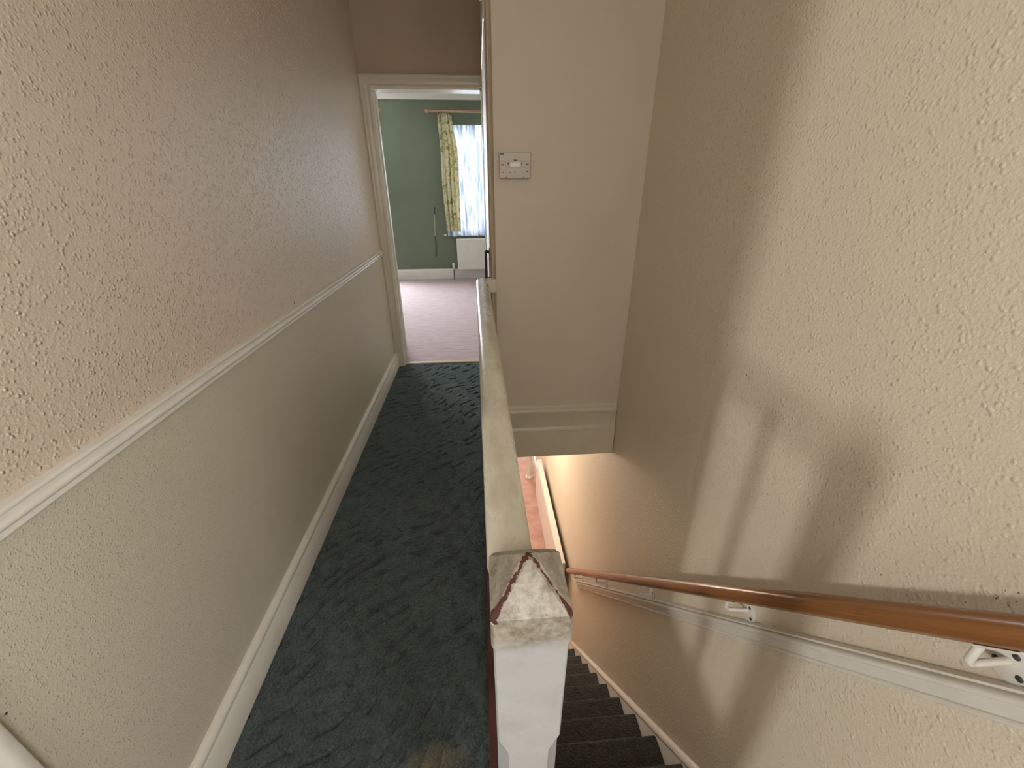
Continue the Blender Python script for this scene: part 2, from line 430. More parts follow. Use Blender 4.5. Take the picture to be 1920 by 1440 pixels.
# behind the camera
bm = NB(); box(bm, -0.86, -0.45, -1.6, -1.5, 0, CEIL); box(bm, 0.35, 0.86, -1.6, -1.5, 0, CEIL); box(bm, -0.45, 0.35, -1.6, -1.5, 0, 1.15); box(bm, -0.45, 0.35, -1.6, -1.5, 2.15, CEIL)
struct('wall_back', bm, M['room_wall'], 'landing wall with a window behind the viewer', 'wall')
# back room
bm = NB()
box(bm, -4.3, -4.2, -2.9, -1.87, 0, CEIL); box(bm, -4.3, -4.2, -1.37, 1.2, 0, CEIL); box(bm, -4.3, -4.2, -1.87, -1.37, 0, 1.02); box(bm, -4.3, -4.2, -1.87, -1.37, 1.98, CEIL)
struct('wall_back_room_window', bm, M['room_wall'], 'back room wall with a narrow window', 'wall')
struct('wall_back_room_near', bx(-4.3, -0.86, -2.9, -2.8, 0, CEIL), M['room_wall'], 'plain back room wall', 'wall')
struct('wall_back_room_far', bx(-4.3, -0.86, 1.1, 1.2, 0, CEIL), M['room_wall'], 'plain back room partition wall', 'wall')
struct('wall_back_room_side', bx(-0.88, -0.86, -2.9, -1.6, 0, CEIL), M['room_wall'], 'short back room wall beside the landing', 'wall')
# bedroom shell
WX0, WX1, WZ0, WZ1 = -0.40, 0.60, 0.70, 2.16     # main window
VX0, VX1 = -2.40, -1.50                            # side window
bm = NB()
for a, b in ((-3.6, VX0), (VX1, WX0), (WX1, 1.0)): box(bm, a, b, YF, YF+0.2, -0.2, 2.7)
for a, b in ((VX0, VX1), (WX0, WX1)): box(bm, a, b, YF, YF+0.2, -0.2, WZ0); box(bm, a, b, YF, YF+0.2, WZ1, 2.7)
struct('wall_bedroom_front', bm, M['green'], 'sage green bedroom wall holding the windows', 'wall')
struct('wall_bedroom_left', bx(-3.6, -3.5, YE+0.13, YF, 0, 2.7), M['green'], 'green bedroom side wall out to the left', 'wall')
struct('wall_bedroom_right', bx(0.86, 1.0, YE+0.13, YF, 0, 2.7), M['green'], 'green bedroom side wall out to the right', 'wall')
# hall shell
struct('wall_hall_left', bx(-0.9, -0.75, -0.4, 7.1, ZH, -0.2), M['hall_wall'], 'left wall of the hall downstairs', 'wall')
struct('wall_hall_under_stairs', bx(0.02, 0.07, YTOP-0.05, YTOP+GO*NST+0.05, ZH, -0.2), M['hall_wall'], 'wall closing in the stairs below the landing', 'wall')
bm = NB()
box(bm, -0.9, -0.4, 6.98, 7.1, ZH, -0.2); box(bm, 0.3, 0.86, 6.98, 7.1, ZH, -0.2); box(bm, -0.4, 0.3, 6.98, 7.1, ZH, -2.0); box(bm, -0.4, 0.3, 6.98, 7.1, -0.6, -0.2)
struct('wall_hall_front', bm, M['hall_wall'], 'front wall of the hall with a glazed opening', 'wall')
struct('wall_hall_back', bx(-0.9, 0.86, -0.4, -0.3, ZH, -0.2), M['hall_wall'], 'rear wall of the hall below the landing', 'wall')

# ------------------------------------------------------------------ trim
def half_round(n, r, cx, cz, a0=90, a1=-90):
    return [(cx+r*math.cos(math.radians(a0+(a1-a0)*k/n)), cz+r*math.sin(math.radians(a0+(a1-a0)*k/n))) for k in range(n+1)]
# skirting, left
SK = [(0, 0), (0.020, 0), (0.020, 0.096), (0.017, 0.100), (0.0165, 0.106), (0.018, 0.110), (0.017, 0.118), (0.012, 0.126), (0.007, 0.132), (0, 0.133)]
bm = NB(); sweep(bm, SK, (XL, DY1+0.081, 0), (XL, YE, 0))
struct('baseboard_left', bm, M['gloss'], 'white gloss skirting board along the left wall', 'baseboard', smooth=True)
# dado, left: three beads
DA = [(0, 0.0), (0.006, 0.0)] + half_round(5, 0.0048, 0.008, 0.005, -90, 70) + [(0.009, 0.012), (0.010, 0.014)] + half_round(6, 0.0085, 0.0125, 0.0235, -80, 80) + [(0.010, 0.034), (0.011, 0.036)] + half_round(5, 0.0045, 0.012, 0.0415, -80, 90) + [(0.0, 0.048)]
bm = NB(); sweep(bm, DA, (XL, DY1+0.081, 0.914), (XL, YE-0.012, 0.914))
struct('trim_1', bm, M['gloss'], 'white beaded dado rail along the left wall', 'dado rail', smooth=True)
# stair wall dado follows the pitch
SD = Vector((0, GO, -RISE)).normalized(); SN = Vector((0, RISE, GO)).normalized()   # along and square to the pitch
def pitch_pt(y, z_at, y_at, x): return Vector((x, y, z_at-(y-y_at)*RISE/GO))
DB = [(0, -0.045), (0.007, -0.045)] + half_round(4, 0.005, 0.008, -0.039, -80, 80) + [(0.010, -0.031), (0.017, -0.012)] + half_round(5, 0.007, 0.017, -0.005, -70, 80) + [(0.013, 0.003), (0.019, 0.005), (0.019, 0.009), (0, 0.011)]
bm = NB(); sweep(bm, DB, pitch_pt(0.02, -0.015, 0.95, XR), pitch_pt(2.40, -0.015, 0.95, XR), SN, (-1, 0, 0))
struct('trim_2', bm, M['gloss'], 'cream moulded dado rail sloping down the stair wall', 'dado rail', smooth=True)
# two-tier skirting on the bulkhead
BS = [(0, -0.034), (0.026, -0.034), (0.026, 0.118), (0.023, 0.124), (0.024, 0.134), (0.021, 0.146), (0.015, 0.152), (0.013, 0.157), (0.016, 0.160), (0.016, 0.240), (0.020, 0.246), (0.021, 0.256), (0.017, 0.266), (0.014, 0.272), (0.015, 0.284), (0.008, 0.294), (0, 0.297)]
bm = NB(); sweep(bm, BS, (XB+0.028, YB, 0), (XR-0.004, YB, 0), (0, 0, 1), (0, -1, 0))
struct('trim_3', bm, M['gloss_cream'], 'two-tier moulded skirting across the foot of the bulkhead', 'skirting', smooth=True)
# corner bead at the bulkhead edge
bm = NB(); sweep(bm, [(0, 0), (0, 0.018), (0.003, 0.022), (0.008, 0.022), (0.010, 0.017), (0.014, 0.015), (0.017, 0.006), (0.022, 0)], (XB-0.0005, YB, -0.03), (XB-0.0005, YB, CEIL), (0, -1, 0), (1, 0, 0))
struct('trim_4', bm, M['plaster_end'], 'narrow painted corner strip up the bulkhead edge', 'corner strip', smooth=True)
# bedroom skirting and coving
bm = NB(); sweep(bm, [(0, 0), (0.018, 0), (0.018, 0.125), (0.012, 0.15), (0, 0.158)], (-3.5, YF, 0.004), (0.86, YF, 0.004), (0, 0, 1), (0, -1, 0))
struct('baseboard_bedroom', bm, M['gloss_room'], 'white skirting below the green bedroom wall', 'baseboard')
cv = [(0, 0), (0.012, 0), (0.014, 0.02)] + [(0.015+0.075*(1-math.cos(math.radians(a))), 0.02+0.10*math.sin(math.radians(a))) for a in range(0, 91, 15)] + [(0.12, 0.125), (0.12, 0.15), (0, 0.15)]
bm = NB(); sweep(bm, cv, (-3.5, YF, 2.47), (0.86, YF, 2.47), (0, 0, 1), (0, -1, 0))
struct('trim_5', bm, M['ceiling'], 'white coving along the top of the green wall', 'coving', smooth=True)

# ------------------------------------------------------------------ doorways
AR0 = [(0, 0), (0, 0.013), (0.006, 0.015), (0.010, 0.012), (0.020, 0.014), (0.040, 0.017), (0.047, 0.022), (0.056, 0.024), (0.064, 0.020), (0.066, 0)]
def architrave(root, mat, ax, face, lo, hi, top, side, bottom=0.0, k=1.0):
    AR = [(u*k, v) for u, v in AR0]
    """moulded frame round an opening; ax 'X': wall faces -Y (front), ax 'Y': wall faces +X"""
    def P(u, v, z): return (u, face-v, z) if ax == 'X' else (face+v, u, z)
    for sgn, base in ((-1, lo), (1, hi)):
        if (sgn == -1 and 'l' not in side) or (sgn == 1 and 'r' not in side): continue
        bm = NB(); n = len(AR)
        lo_ = [bm.verts.new(P(base+sgn*u, v, bottom)) for u, v in AR]
        hi_ = [bm.verts.new(P(base+sgn*u, v, top+u)) for u, v in AR]
        for i in range(n): bm.faces.new((lo_[i], lo_[(i+1) % n], hi_[(i+1) % n], hi_[i]))
        bm.faces.new(lo_); bm.faces.new(hi_)
        obj('architrave', bm, mat, root, True)
    bm = NB(); n = len(AR)
    a = [bm.verts.new(P(lo-(u if 'l' in side else 0), v, top+u)) for u, v in AR]
    b = [bm.verts.new(P(hi+(u if 'r' in side else 0), v, top+u)) for u, v in AR]
    for i in range(n): bm.faces.new((a[i], a[(i+1) % n], b[(i+1) % n], b[i]))
    bm.faces.new(a); bm.faces.new(b)
    obj('head_architrave', bm, mat, root, True)
d1 = sroot('door_1', (-0.3, YE+0.06, 0), 'open doorway into the green bedroom with moulded cream frame', 'doorway')
architrave(d1, M['gloss_cream'], 'X', YE, DX0, DX1-0.002, 1.975, 'l')
bm = NB(); box(bm, DX0, DX0+0.014, YE, YE+0.13, 0.004, 1.975); obj('jamb', bm, M['gloss'], d1)
obj('jamb', bx(DX1-0.004, DX1, YE, YE+0.13, 0.004, 1.975), M['gloss'], d1)
obj('head_jamb', bx(DX0+0.014, DX1-0.012, YE, YE+0.13, 1.961, 1.975), M['gloss'], d1)
obj('door_stop', bx(DX0+0.014, DX0+0.026, YE+0.04, YE+0.07, 0.004, 1.961), M['gloss'], d1)
bm = NB(); sweep(bm, [(YE+0.035, 0), (YE+0.042, 0.006), (YE+0.062, 0.009), (YE+0.078, 0.004), (YE+0.078, 0)], (DX0+0.014, 0, 0), (DX1-0.012, 0, 0), (0, 0, 1), (0, 1, 0))
obj('threshold_strip', bm, M['brass'], d1)
# bedroom door leaf swung inwards against the left
th = math.radians(107); hx, hy = DX0+0.016, YE+0.135
bm = NB(); box(bm, 0, 0.74, 0, 0.035, 0.012, 1.955, 0.002)
for z0, z1 in ((0.2, 0.85), (1.0, 1.8)):
    for x0, x1 in ((0.1, 0.33), (0.41, 0.64)): box(bm, x0, x1, -0.006, 0.0, z0, z1, 0.003)
bmesh.ops.rotate(bm, verts=bm.verts, cent=(0, 0, 0), matrix=Matrix.Rotation(th, 3, 'Z'))
bmesh.ops.translate(bm, verts=bm.verts, vec=(hx, hy, 0))
obj('door_leaf', bm, M['gloss'], d1)
# doorway beside the camera
d2 = sroot('door_2', (XL-0.06, -0.05, 0), 'doorway in the left wall with white moulded frame beside the viewer', 'doorway')
architrave(d2, M['gloss'], 'Y', XL, DY0, DY1, DH, 'lr', k=1.22)
obj('jamb', bx(XL-0.12, XL, DY1-0.012, DY1, 0, DH), M['gloss'], d2); obj('jamb', bx(XL-0.12, XL, DY0, DY0+0.012, 0, DH), M['gloss'], d2)
obj('head_jamb', bx(XL-0.12, XL, DY0+0.012, DY1-0.012, DH-0.012, DH), M['gloss'], d2)
# cupboard door flush in the corridor side of the bulkhead, with an iron pull
d3 = sroot('door_3', (XB, 2.45, 0), 'painted cupboard door in the side of the bulkhead with black pull handle', 'door')
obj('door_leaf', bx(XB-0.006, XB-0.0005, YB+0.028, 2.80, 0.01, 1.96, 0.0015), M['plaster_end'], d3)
obj('frame_strip', bx(XB-0.009, XB-0.0005, 2.806, 2.87, 0.0, 2.03, 0.002), M['gloss_cream'], d3)
obj('head_strip', bx(XB-0.009, XB-0.0005, YB+0.028, 2.87, 1.966, 2.03, 0.002), M['gloss_cream'], d3)
hd = obj('handle_plate', bx(XB-0.009, XB-0.006, YB+0.036, YB+0.060, 0.965, 1.125, 0.001), M['black'], d3)
bm = NB(); tube(bm, arc_pts([(XB-0.008, YB+0.048, 1.105), (XB-0.024, YB+0.048, 1.112), (XB-0.024, YB+0.048, 0.978), (XB-0.008, YB+0.048, 0.985)], 0.008), 0.0068, 8)
obj('pull_handle', bm, M['black'], hd, True)

# ------------------------------------------------------------------ windows
def window(name, label, x0, x1, y, z0, z1, ax='X', bars=1, transom=None):
    r = sroot(name, ((x0+x1)/2, y, z0) if ax == 'X' else (y, (x0+x1)/2, z0), label, 'window')
    def B(a, b, c, d, z, zz, bev=0.003):
        return bx(a, b, y+c, y+d, z, zz, bev) if ax == 'X' else bx(y+c, y+d, a, b, z, zz, bev)
    f = 0.045
    obj('frame', B(x0, x0+f, 0, 0.06, z0, z1), M['gloss_room'], r); obj('frame', B(x1-f, x1, 0, 0.06, z0, z1), M['gloss_room'], r)
    obj('frame', B(x0+f, x1-f, 0, 0.06, z0, z0+f), M['gloss_room'], r); obj('frame', B(x0+f, x1-f, 0, 0.06, z1-f, z1), M['gloss_room'], r)
    for k in range(bars):
        xm = x0+(x1-x0)*(k+1)/(bars+1); obj('glazing_bar', B(xm-0.02, xm+0.02, 0.005, 0.055, z0+f, z1-f), M['gloss_room'], r)
    if transom: obj('transom', B(x0+f, x1-f, 0.005, 0.055, transom-0.025, transom+0.025), M['gloss_room'], r)
    obj('pane', B(x0+f, x1-f, 0.028, 0.032, z0+f, z1-f, 0), M['glass'], r)
    return r
w1 = window('window_1', 'bedroom window behind net curtain above the radiator', WX0, WX1, YF+0.13, WZ0, WZ1, 'X', 0, 1.45)
bm = NB(); box(bm, WX0-0.16, WX1+0.16, YF-0.022, YF+0.0, 0.668, 0.694, 0.006, 2); box(bm, WX0, WX1, YF, YF+0.13, 0.668, 0.70)
obj('sill', bm, M['gloss_room'], w1)
window('window_2', 'second bedroom window out to the left', VX0, VX1, YF+0.13, WZ0, WZ1, 'X', 0, 1.45)
window('window_3', 'narrow window of the back room', -1.87, -1.37, -4.27, 1.02, 1.98, 'Y', 0)
window('window_4', 'landing window behind the viewer', -0.45, 0.35, -1.58, 1.15, 2.15, 'X', 0)
window('added_fill_window', 'added unseen stair-head window for the fill light behind the viewer', -1.3, -0.5, XR+0.03, 1.05, 2.15, 'Y', 0)  # added opening for the fill light
window('window_5', 'glazed front door panel of the hall', -0.4, 0.3, 7.02, -2.0, -0.6, 'X', 0)

# ================================================================== STAIRS
st = tag(empty('staircase', (0.4, 1.3, ZH)), 'steep staircase in dark carpet dropping beside the cream wall', 'stairs')
for k in range(1, NST+1):
    # k-th step down: tread top at -RISE*k spanning to its own nosing
    y0 = YTOP+GO*(k-1); y1 = YTOP+GO*k; zt = -RISE*k if k < NST else None
    if zt is None: continue
    bm = NB()
    r = 0.016
    prof = [(y0-0.03, zt-0.03), (y0-0.03, zt)]
    prof += [(y1-r+r*math.sin(math.radians(a)), zt-r+r*math.cos(math.radians(a))) for a in range(0, 181, 30)]
    prof += [(y1-0.022, zt-2*r-0.002), (y1-0.026, zt-RISE+0.001), (y1-0.06, zt-RISE+0.001), (y1-0.06, zt-0.034)]
    sweep(bm, prof, (0.076, 0, 0), (XR-0.024, 0, 0), (0, 0, 1), (0, 1, 0))
    obj('carpeted_step', bm, M['stair_carpet'], st, True, 50)
# top nosing
bm = NB(); r = 0.016
prof = [(YTOP-0.02, 0), ] + [(YTOP-r+r*math.sin(math.radians(a)), -r+r*math.cos(math.radians(a))) for a in range(0, 181, 30)] + [(YTOP-0.022, -2*r), (YTOP-0.026, -RISE+0.001), (YTOP-0.05, -RISE+0.001), (YTOP-0.05, -0.02)]
sweep(bm, prof, (0.087, 0, 0), (XR-0.024, 0, 0), (0, 0, 1), (0, 1, 0)); obj('carpeted_step', bm, M['stair_carpet'], st, True, 50)
# wall string with double capping bead
ST = [(0.001, -0.30), (0.022, -0.30), (0.022, -0.012), (0.019, -0.008), (0.0185, -0.002), (0.022, 0.001), (0.021, 0.009), (0.015, 0.016), (0.010, 0.020), (0.001, 0.022)]
zs = -0.64; ys = YTOP+GO*3
bm = NB(); sweep(bm, ST, pitch_pt(0.10, zs, ys, XR), pitch_pt(2.46, zs, ys, XR), SN, (-1, 0, 0))
obj('wall_string', bm, M['gloss'], st, True)
bm = NB(); sweep(bm, [(0.001, -0.30), (0.004, -0.30), (0.004, 0.03), (0.001, 0.03)], pitch_pt(0.44, zs, ys, 0.07), pitch_pt(2.46, zs, ys, 0.07), SN, (1, 0, 0))
obj('outer_string', bm, M['gloss'], st)

# ================================================================== BANISTER
NX0, NX1, NY0, NY1 = -0.003, 0.082, 0.269, 0.356
ncx, ncy = (NX0+NX1)/2, (NY0+NY1)/2; hw = (NX1-NX0)/2; hd_ = (NY1-NY0)/2
ban = tag(empty('banister', (ncx, ncy, 0)), 'worn white banister with newel post and flat-topped rail beside the landing', 'banister')
# newel: square head block, stop-chamfered shaft
def ring_oct(bm, h, d, c, z):
    return [bm.verts.new((ncx+x, ncy+y, z)) for x, y in ((-h+c, -d), (h-c, -d), (h, -d+c), (h, d-c), (h-c, d), (-h+c, d), (-h, d-c), (-h, -d+c))]
bm = NB(); rings = []
for z, ins, c in ((-0.205, 0.003, 0.014), (0.735, 0.003, 0.014), (0.748, 0.003, 0.010), (0.768, 0.003, 0.002), (0.952, 0.0022, 0.002), (0.958, 0.0004, 0.003), (0.9635, 0.0, 0.003), (0.996, 0.0, 0.003), (0.9985, 0.001, 0.004)):
    rings.append(ring_oct(bm, hw-ins, hd_-ins, c, z))
for i in range(len(rings)-1):
    for k in range(8): bm.faces.new((rings[i][k], rings[i][(k+1) % 8], rings[i+1][(k+1) % 8], rings[i+1][k]))
bm.faces.new(rings[0][::-1]); bm.faces.new(rings[-1])
nw = obj('newel_post', bm, M['newel'], ban, True, 35)
# shallow pyramid cap, blunt apex
bm = NB(); rings = []
for z, s, c in ((0.997, 1.0, 0.004), (1.001, 0.985, 0.005), (1.020, 0.62, 0.005), (1.037, 0.28, 0.006), (1.0425, 0.15, 0.004), (1.0440, 0.05, 0.001)):
    rings.append(ring_oct(bm, hw*s, hd_*s, c, z))
for i in range(len(rings)-1):
    for k in range(8): bm.faces.new((rings[i][k], rings[i][(k+1) % 8], rings[i+1][(k+1) % 8], rings[i+1][k]))
bm.faces.new(rings[0][::-1]); bm.faces.new(rings[-1])
cp = obj('newel_cap', bm, M['newel_cap'], nw, True, 20)
tag(cp, 'shallow pyramid cap worn to red-brown wood along its ridges')
# rail: rounded top, grooved sides
RZ = 0.998
RP = [(-0.020, -0.050), (0.020, -0.050), (0.022, -0.034), (0.027, -0.026), (0.0285, -0.016), (0.026, -0.008), (0.020, -0.0025), (0.010, 0.0), (-0.010, 0.0), (-0.020, -0.0025), (-0.026, -0.008), (-0.0285, -0.016), (-0.027, -0.026), (-0.022, -0.034)]
bm = NB(); NR = 24; prev = None
for i in range(NR+1):
    t = i/NR; y = NY1-0.004+t*(YB-0.022-NY1+0.004); cx = 0.0235+(0.004-0.0235)*t
    cur = [bm.verts.new((cx+u, y, RZ+v)) for u, v in RP]
    if prev:
        for k in range(len(RP)): bm.faces.new((prev[k], prev[(k+1) % len(RP)], cur[(k+1) % len(RP)], cur[k]))
    else: bm.faces.new(cur)
    prev = cur
bm.faces.new(prev)
obj('rail', bm, M['rail'], ban, True, 45)
# block fixing the rail end to the bulkhead corner
bm = NB(); box(bm, 0.026, 0.070, YB-0.050, YB-0.020, 0.935, 0.998, 0.004, 2)
obj('rail_end_block', bm, M['gloss_cream'], ban)
# balusters and the stained strip they stand on
proto = None
ys_ = [0.520+0.192*k for k in range(8)]
for k, y in enumerate(ys_):
    cx = 0.0235+(0.004-0.0235)*((y-NY1)/(YB-NY1))
    if proto is None:
        bm = NB(); box(bm, cx-0.013, cx+0.013, y-0.013, y+0.013, 0.028, RZ-0.049, 0.0025)
        proto = obj('baluster', bm, M['newel'], ban)
        pcx, py = cx, y
    else:
        c = proto.copy(); COL.objects.link(c); c.parent = ban; c.location = proto.location+Vector((cx-pcx, y-py, 0))
bm = NB(); sweep(bm, [(-0.023, 0.0), (0.045, 0.0), (0.045, 0.026), (-0.020, 0.026), (-0.023, 0.022)], (0, NY1, 0), (0, YB-0.002, 0))
so = obj('base_strip', bm, M['red_wood'], ban); tag(so, 'red-brown stained wooden strip at the carpet edge')
obj('well_apron', bx(0.001, 0.019, NY1, YB-0.002, -0.24, -0.001), M['gloss'], ban)

# ================================================================== PINE HANDRAIL ON THE STAIR WALL
hr = tag(empty('wall_handrail', (XR, 1.3, -0.3)), 'round varnished pine handrail fixed down the stair wall', 'handrail')
HX = XR-0.062; HR = 0.0225
def hrp(y): return pitch_pt(y, 0.166, 0.912, HX)
pA, pB = hrp(2.535), hrp(0.02); LEN = (pA-pB).length
bm = NB(); tube(bm, [(0, LEN, 0), (0, LEN-0.003, 0), (0, LEN-0.010, 0), (0, LEN-0.025, 0)]+[(0, (LEN-0.025)*(1-k/8), 0) for k in range(1, 9)], [0.012, 0.018, 0.0215, HR]+[HR]*8, 24)
ro = obj('rail', bm, M['pine'], None, True, 50)
ro.parent = hr; ro.location = pB-wpos(hr); ro.rotation_euler = (-math.atan2(RISE, GO), 0, 0)
for y, z in ((2.30, -1.50), (1.80, -0.93), (1.245, -0.315), (0.735, 0.283), (0.304, 0.775)):
    b = empty('bracket', (XR, y, z), hr)
    bm = NB(); lathe(bm, [(0.0295, XR-0.0003), (0.0295, XR-0.003), (0.027, XR-0.0042), (0.004, XR-0.0042)], y, z, 24, 'X')
    pl = obj('wall_plate', bm, M['metal_white'], b, True)
    top = hrp(y+0.0)
    ya = y+(0.018 if y > 0.4 else 0.008); zt = hrp(ya).z-HR*1.30
    bm = NB(); tube(bm, arc_pts([(XR-0.004, y+0.004, z+0.002), (HX, ya, z-0.004), (HX, ya, zt+0.006)], 0.014, 6), 0.0056, 10)
    obj('arm', bm, M['metal_white'], b, True)
    c0 = hrp(ya)
    bm = NB(); sweep(bm, [(-0.010, 0), (0.010, 0), (0.010, 0.003), (-0.010, 0.003)], c0-SN*(HR+0.002)-SD*0.028, c0-SN*(HR+0.002)+SD*0.028, SN, (1, 0, 0))
    obj('saddle', bm, M['metal_white'], b)
    for a in (90, 210, 330):
        yy = y+0.017*math.cos(math.radians(a)); zz = z+0.017*math.sin(math.radians(a))
        bm = NB(); lathe(bm, [(0.0048, XR-0.0038), (0.0048, XR-0.0052), (0.0030, XR-0.0060)], yy, zz, 10, 'X')
        obj('screw', bm, M['screw'], b)

# ================================================================== HEATING PROGRAMMER
pr = tag(empty('heating_programmer', (0.1595, YB, 1.469)), 'cream plastic heating programmer on the bulkhead wall', 'control unit')
obj('case', bx(0.093, 0.226, YB-0.030, YB, 1.420, 1.518, 0.003, 2), M['plastic'], pr)
fy = YB-0.030
obj('slot', bx(0.128, 0.192, fy-0.0012, fy+0.001, 1.462, 1.488, 0.0005), M['plastic'], pr)
obj('slider', bx(0.138, 0.181, fy-0.006, fy-0.001, 1.463, 1.481, 0.0015), M['plastic_white'], pr)
for x0 in (0.0965, 0.199): obj('button', bx(x0, x0+0.024, fy-0.0025, fy+0.001, 1.458, 1.484, 0.001), M['plastic'], pr)
def mark(x0, x1, z0, z1): obj('printed_mark', bx(x0, x1, fy-0.0029, fy-0.0004, z0, z1), M['mark'], pr)
for q in ((0.097, 0.113, 1.508, 1.5125), (0.101, 0.113, 1.468, 1.473), (0.205, 0.217, 1.470, 1.4745), (0.154, 0.159, 1.485, 1.490), (0.161, 0.169, 1.4855, 1.490),
          (0.103, 0.112, 1.441, 1.4445), (0.137, 0.143, 1.441, 1.4445), (0.156, 0.162, 1.4415, 1.445), (0.209, 0.216, 1.443, 1.447)): mark(*q)
for x, s in ((0.133, -1), (0.186, 1)):
    bm = NB(); vs = [bm.verts.new((x, fy-0.002, 1.468)), bm.verts.new((x, fy-0.002, 1.482)), bm.verts.new((x+s*0.006, fy-0.002, 1.475))]
    f = bm.faces.new(vs); r = bmesh.ops.extrude_face_region(bm, geom=[f]); bmesh.ops.translate(bm, verts=[v for v in r['geom'] if isinstance(v, bmesh.types.BMVert)], vec=(0, 0.002, 0))
    obj('arrow_mark', bm, M['mark'], pr)
for x in (0.123, 0.197): obj('case_clip', bx(x-0.003, x+0.003, fy-0.0006, fy+0.002, 1.4203, 1.4245), M['mark'], pr)

# small hook high on the cupboard side
hk = tag(empty('wall_hook', (XB-0.008, YB+0.10, 2.07)), 'small black hook high on the cupboard door edge', 'hook')
bm = NB(); tube(bm, arc_pts([(XB-0.004, YB+0.10, 2.10), (XB-0.016, YB+0.10, 2.10), (XB-0.016, YB+0.10, 2.055)], 0.006), 0.005, 8); obj('shank', bm, M['black'], hk, True)
bm = NB(); lathe(bm, [(0.001, 2.040), (0.006, 2.044), (0.006, 2.051), (0.001, 2.056)], XB-0.016, YB+0.10, 10); obj('tip', bm, M['plastic_white'], hk, True)

# ================================================================== BEDROOM
# radiator
def radiator(name, label, x0, x1, y0, y1, z0, z1, ax):
    """panel radiator; ax 'X': runs along X, room side at y0; ax 'Y': runs along Y, room side at x0"""
    r = tag(empty(name, ((x0+x1)/2, (y0+y1)/2, z0)), label, 'radiator')
    def B(a0, a1, d0, d1, z, zz, bev=0.002):   # a along, d depth 0..1 from room side
        if ax == 'X': return bx(a0, a1, y0+(y1-y0)*d0, y0+(y1-y0)*d1, z, zz, bev)
        return bx(x0+(x1-x0)*d0, x0+(x1-x0)*d1, a0, a1, z, zz, bev)
    a0, a1 = (x0, x1) if ax == 'X' else (y0, y1)
    obj('front_panel', B(a0, a1, 0.0, 0.25, z0, z1-0.012, 0.004), M['metal_white'], r)
    obj('rear_panel', B(a0+0.004, a1-0.004, 0.75, 1.0, z0, z1-0.012, 0.004), M['metal_white'], r)
    obj('top_grille', B(a0-0.002, a1+0.002, 0.05, 0.95, z1-0.012, z1, 0.003), M['metal_white'], r)
    obj('end_cap', B(a0-0.002, a0+0.006, 0.05, 0.95, z0+0.01, z1-0.012, 0.002), M['metal_white'], r)
    obj('end_cap', B(a1-0.006, a1+0.002, 0.05, 0.95, z0+0.01, z1-0.012, 0.002), M['metal_white'], r)
    return r
rad = radiator('radiator', 'white panel radiator under the bedroom window', -0.365, 0.56, YF-0.115, YF-0.035, 0.164, 0.63, 'X')
bm = NB(); lathe(bm, [(0.012, 0.165), (0.014, 0.175), (0.014, 0.19), (0.019, 0.196), (0.021, 0.25), (0.017, 0.262), (0.004, 0.264)], -0.437, YF-0.075, 14)
vl = obj('thermostatic_valve', bm, M['plastic_white'], rad, True)
bm = NB(); tube(bm, [(-0.437, YF-0.075, 0.17), (-0.437, YF-0.075, 0.004)], 0.009, 10); tube(bm, [(-0.437, YF-0.075, 0.18), (-0.37, YF-0.075, 0.18)], 0.010, 10); obj('pipe', bm, M['copper'], rad, True)
for xx in (-0.2, 0.4): obj('wall_fixing', bx(xx, xx+0.03, YF-0.036, YF-0.001, 0.3, 0.55), M['metal_white'], rad)
# curtain poles
def pole(name, label, x0, x1, finial_x, s):
    r = tag(empty(name, ((x0+x1)/2, YF-0.08, 2.32)), label, 'curtain pole')
    bm = NB(); tube(bm, [(x0, YF-0.11, 2.32), (x1, YF-0.11, 2.32)], 0.0135, 14); obj('rod', bm, M['pole'], r, True)
    prof = [(0.010, 0), (0.016, 0.004), (0.016, 0.012), (0.010, 0.018), (0.020, 0.034), (0.027, 0.052), (0.024, 0.070), (0.012, 0.082), (0.002, 0.085)]
    bm = NB(); lathe(bm, [(q, finial_x+s*h) for q, h in prof], YF-0.11, 2.32, 14, 'X'); obj('finial', bm, M['pole'], r, True)
    bxx = finial_x-s*0.10
    bm = NB(); tube(bm, [(bxx, YF, 2.32), (bxx, YF-0.113, 2.32)], 0.010, 10); lathe(bm, [(0.026, YF-0.0005), (0.026, YF-0.012), (0.015, YF-0.02)], bxx, 2.32, 14, 'Y'); obj('pole_bracket', bm, M['pole'], r, True)
    return r
pole('curtain_pole', 'long wooden curtain pole over the net-curtained window', -0.62, 0.80, -0.62, -1)
pole('curtain_pole', 'wooden pole end poking out past the left door frame', -2.50, -1.38, -1.38, 1)
# floral curtain, gathered at the left of the window
def curt(u, v):
    z = 2.285-v*(2.285-0.745); w = 0.5-0.5*math.cos(min(1, v*3)*math.pi)
    x0 = -0.540+0.030*w-0.03*math.sin(v*2.2)+0.05*max(0, v-0.6); x1 = -0.345+0.07*w-0.02*v
    ph = u*2*math.pi*4.0+0.5*math.sin(v*4)
    y = YF-0.110+0.030*math.sin(ph)*(0.6+0.4*v)+0.008*math.sin(ph*2.3+v*6)
    x = x0+(x1-x0)*u+0.010*math.cos(ph)
    if v < 0.06: y += 0.012*math.sin(u*60); z += 0.018*math.sin(u*31)*(1-v/0.06)
    return (x, y, z)
bm = NB(); grid(bm, curt, 72, 60)
cu = obj('curtain', bm, M['floral'], None, True, 180); tag(cu, 'yellow and green floral curtain gathered beside the net', 'curtain')
mo = cu.modifiers.new('thickness', 'SOLIDIFY'); mo.thickness = 0.002
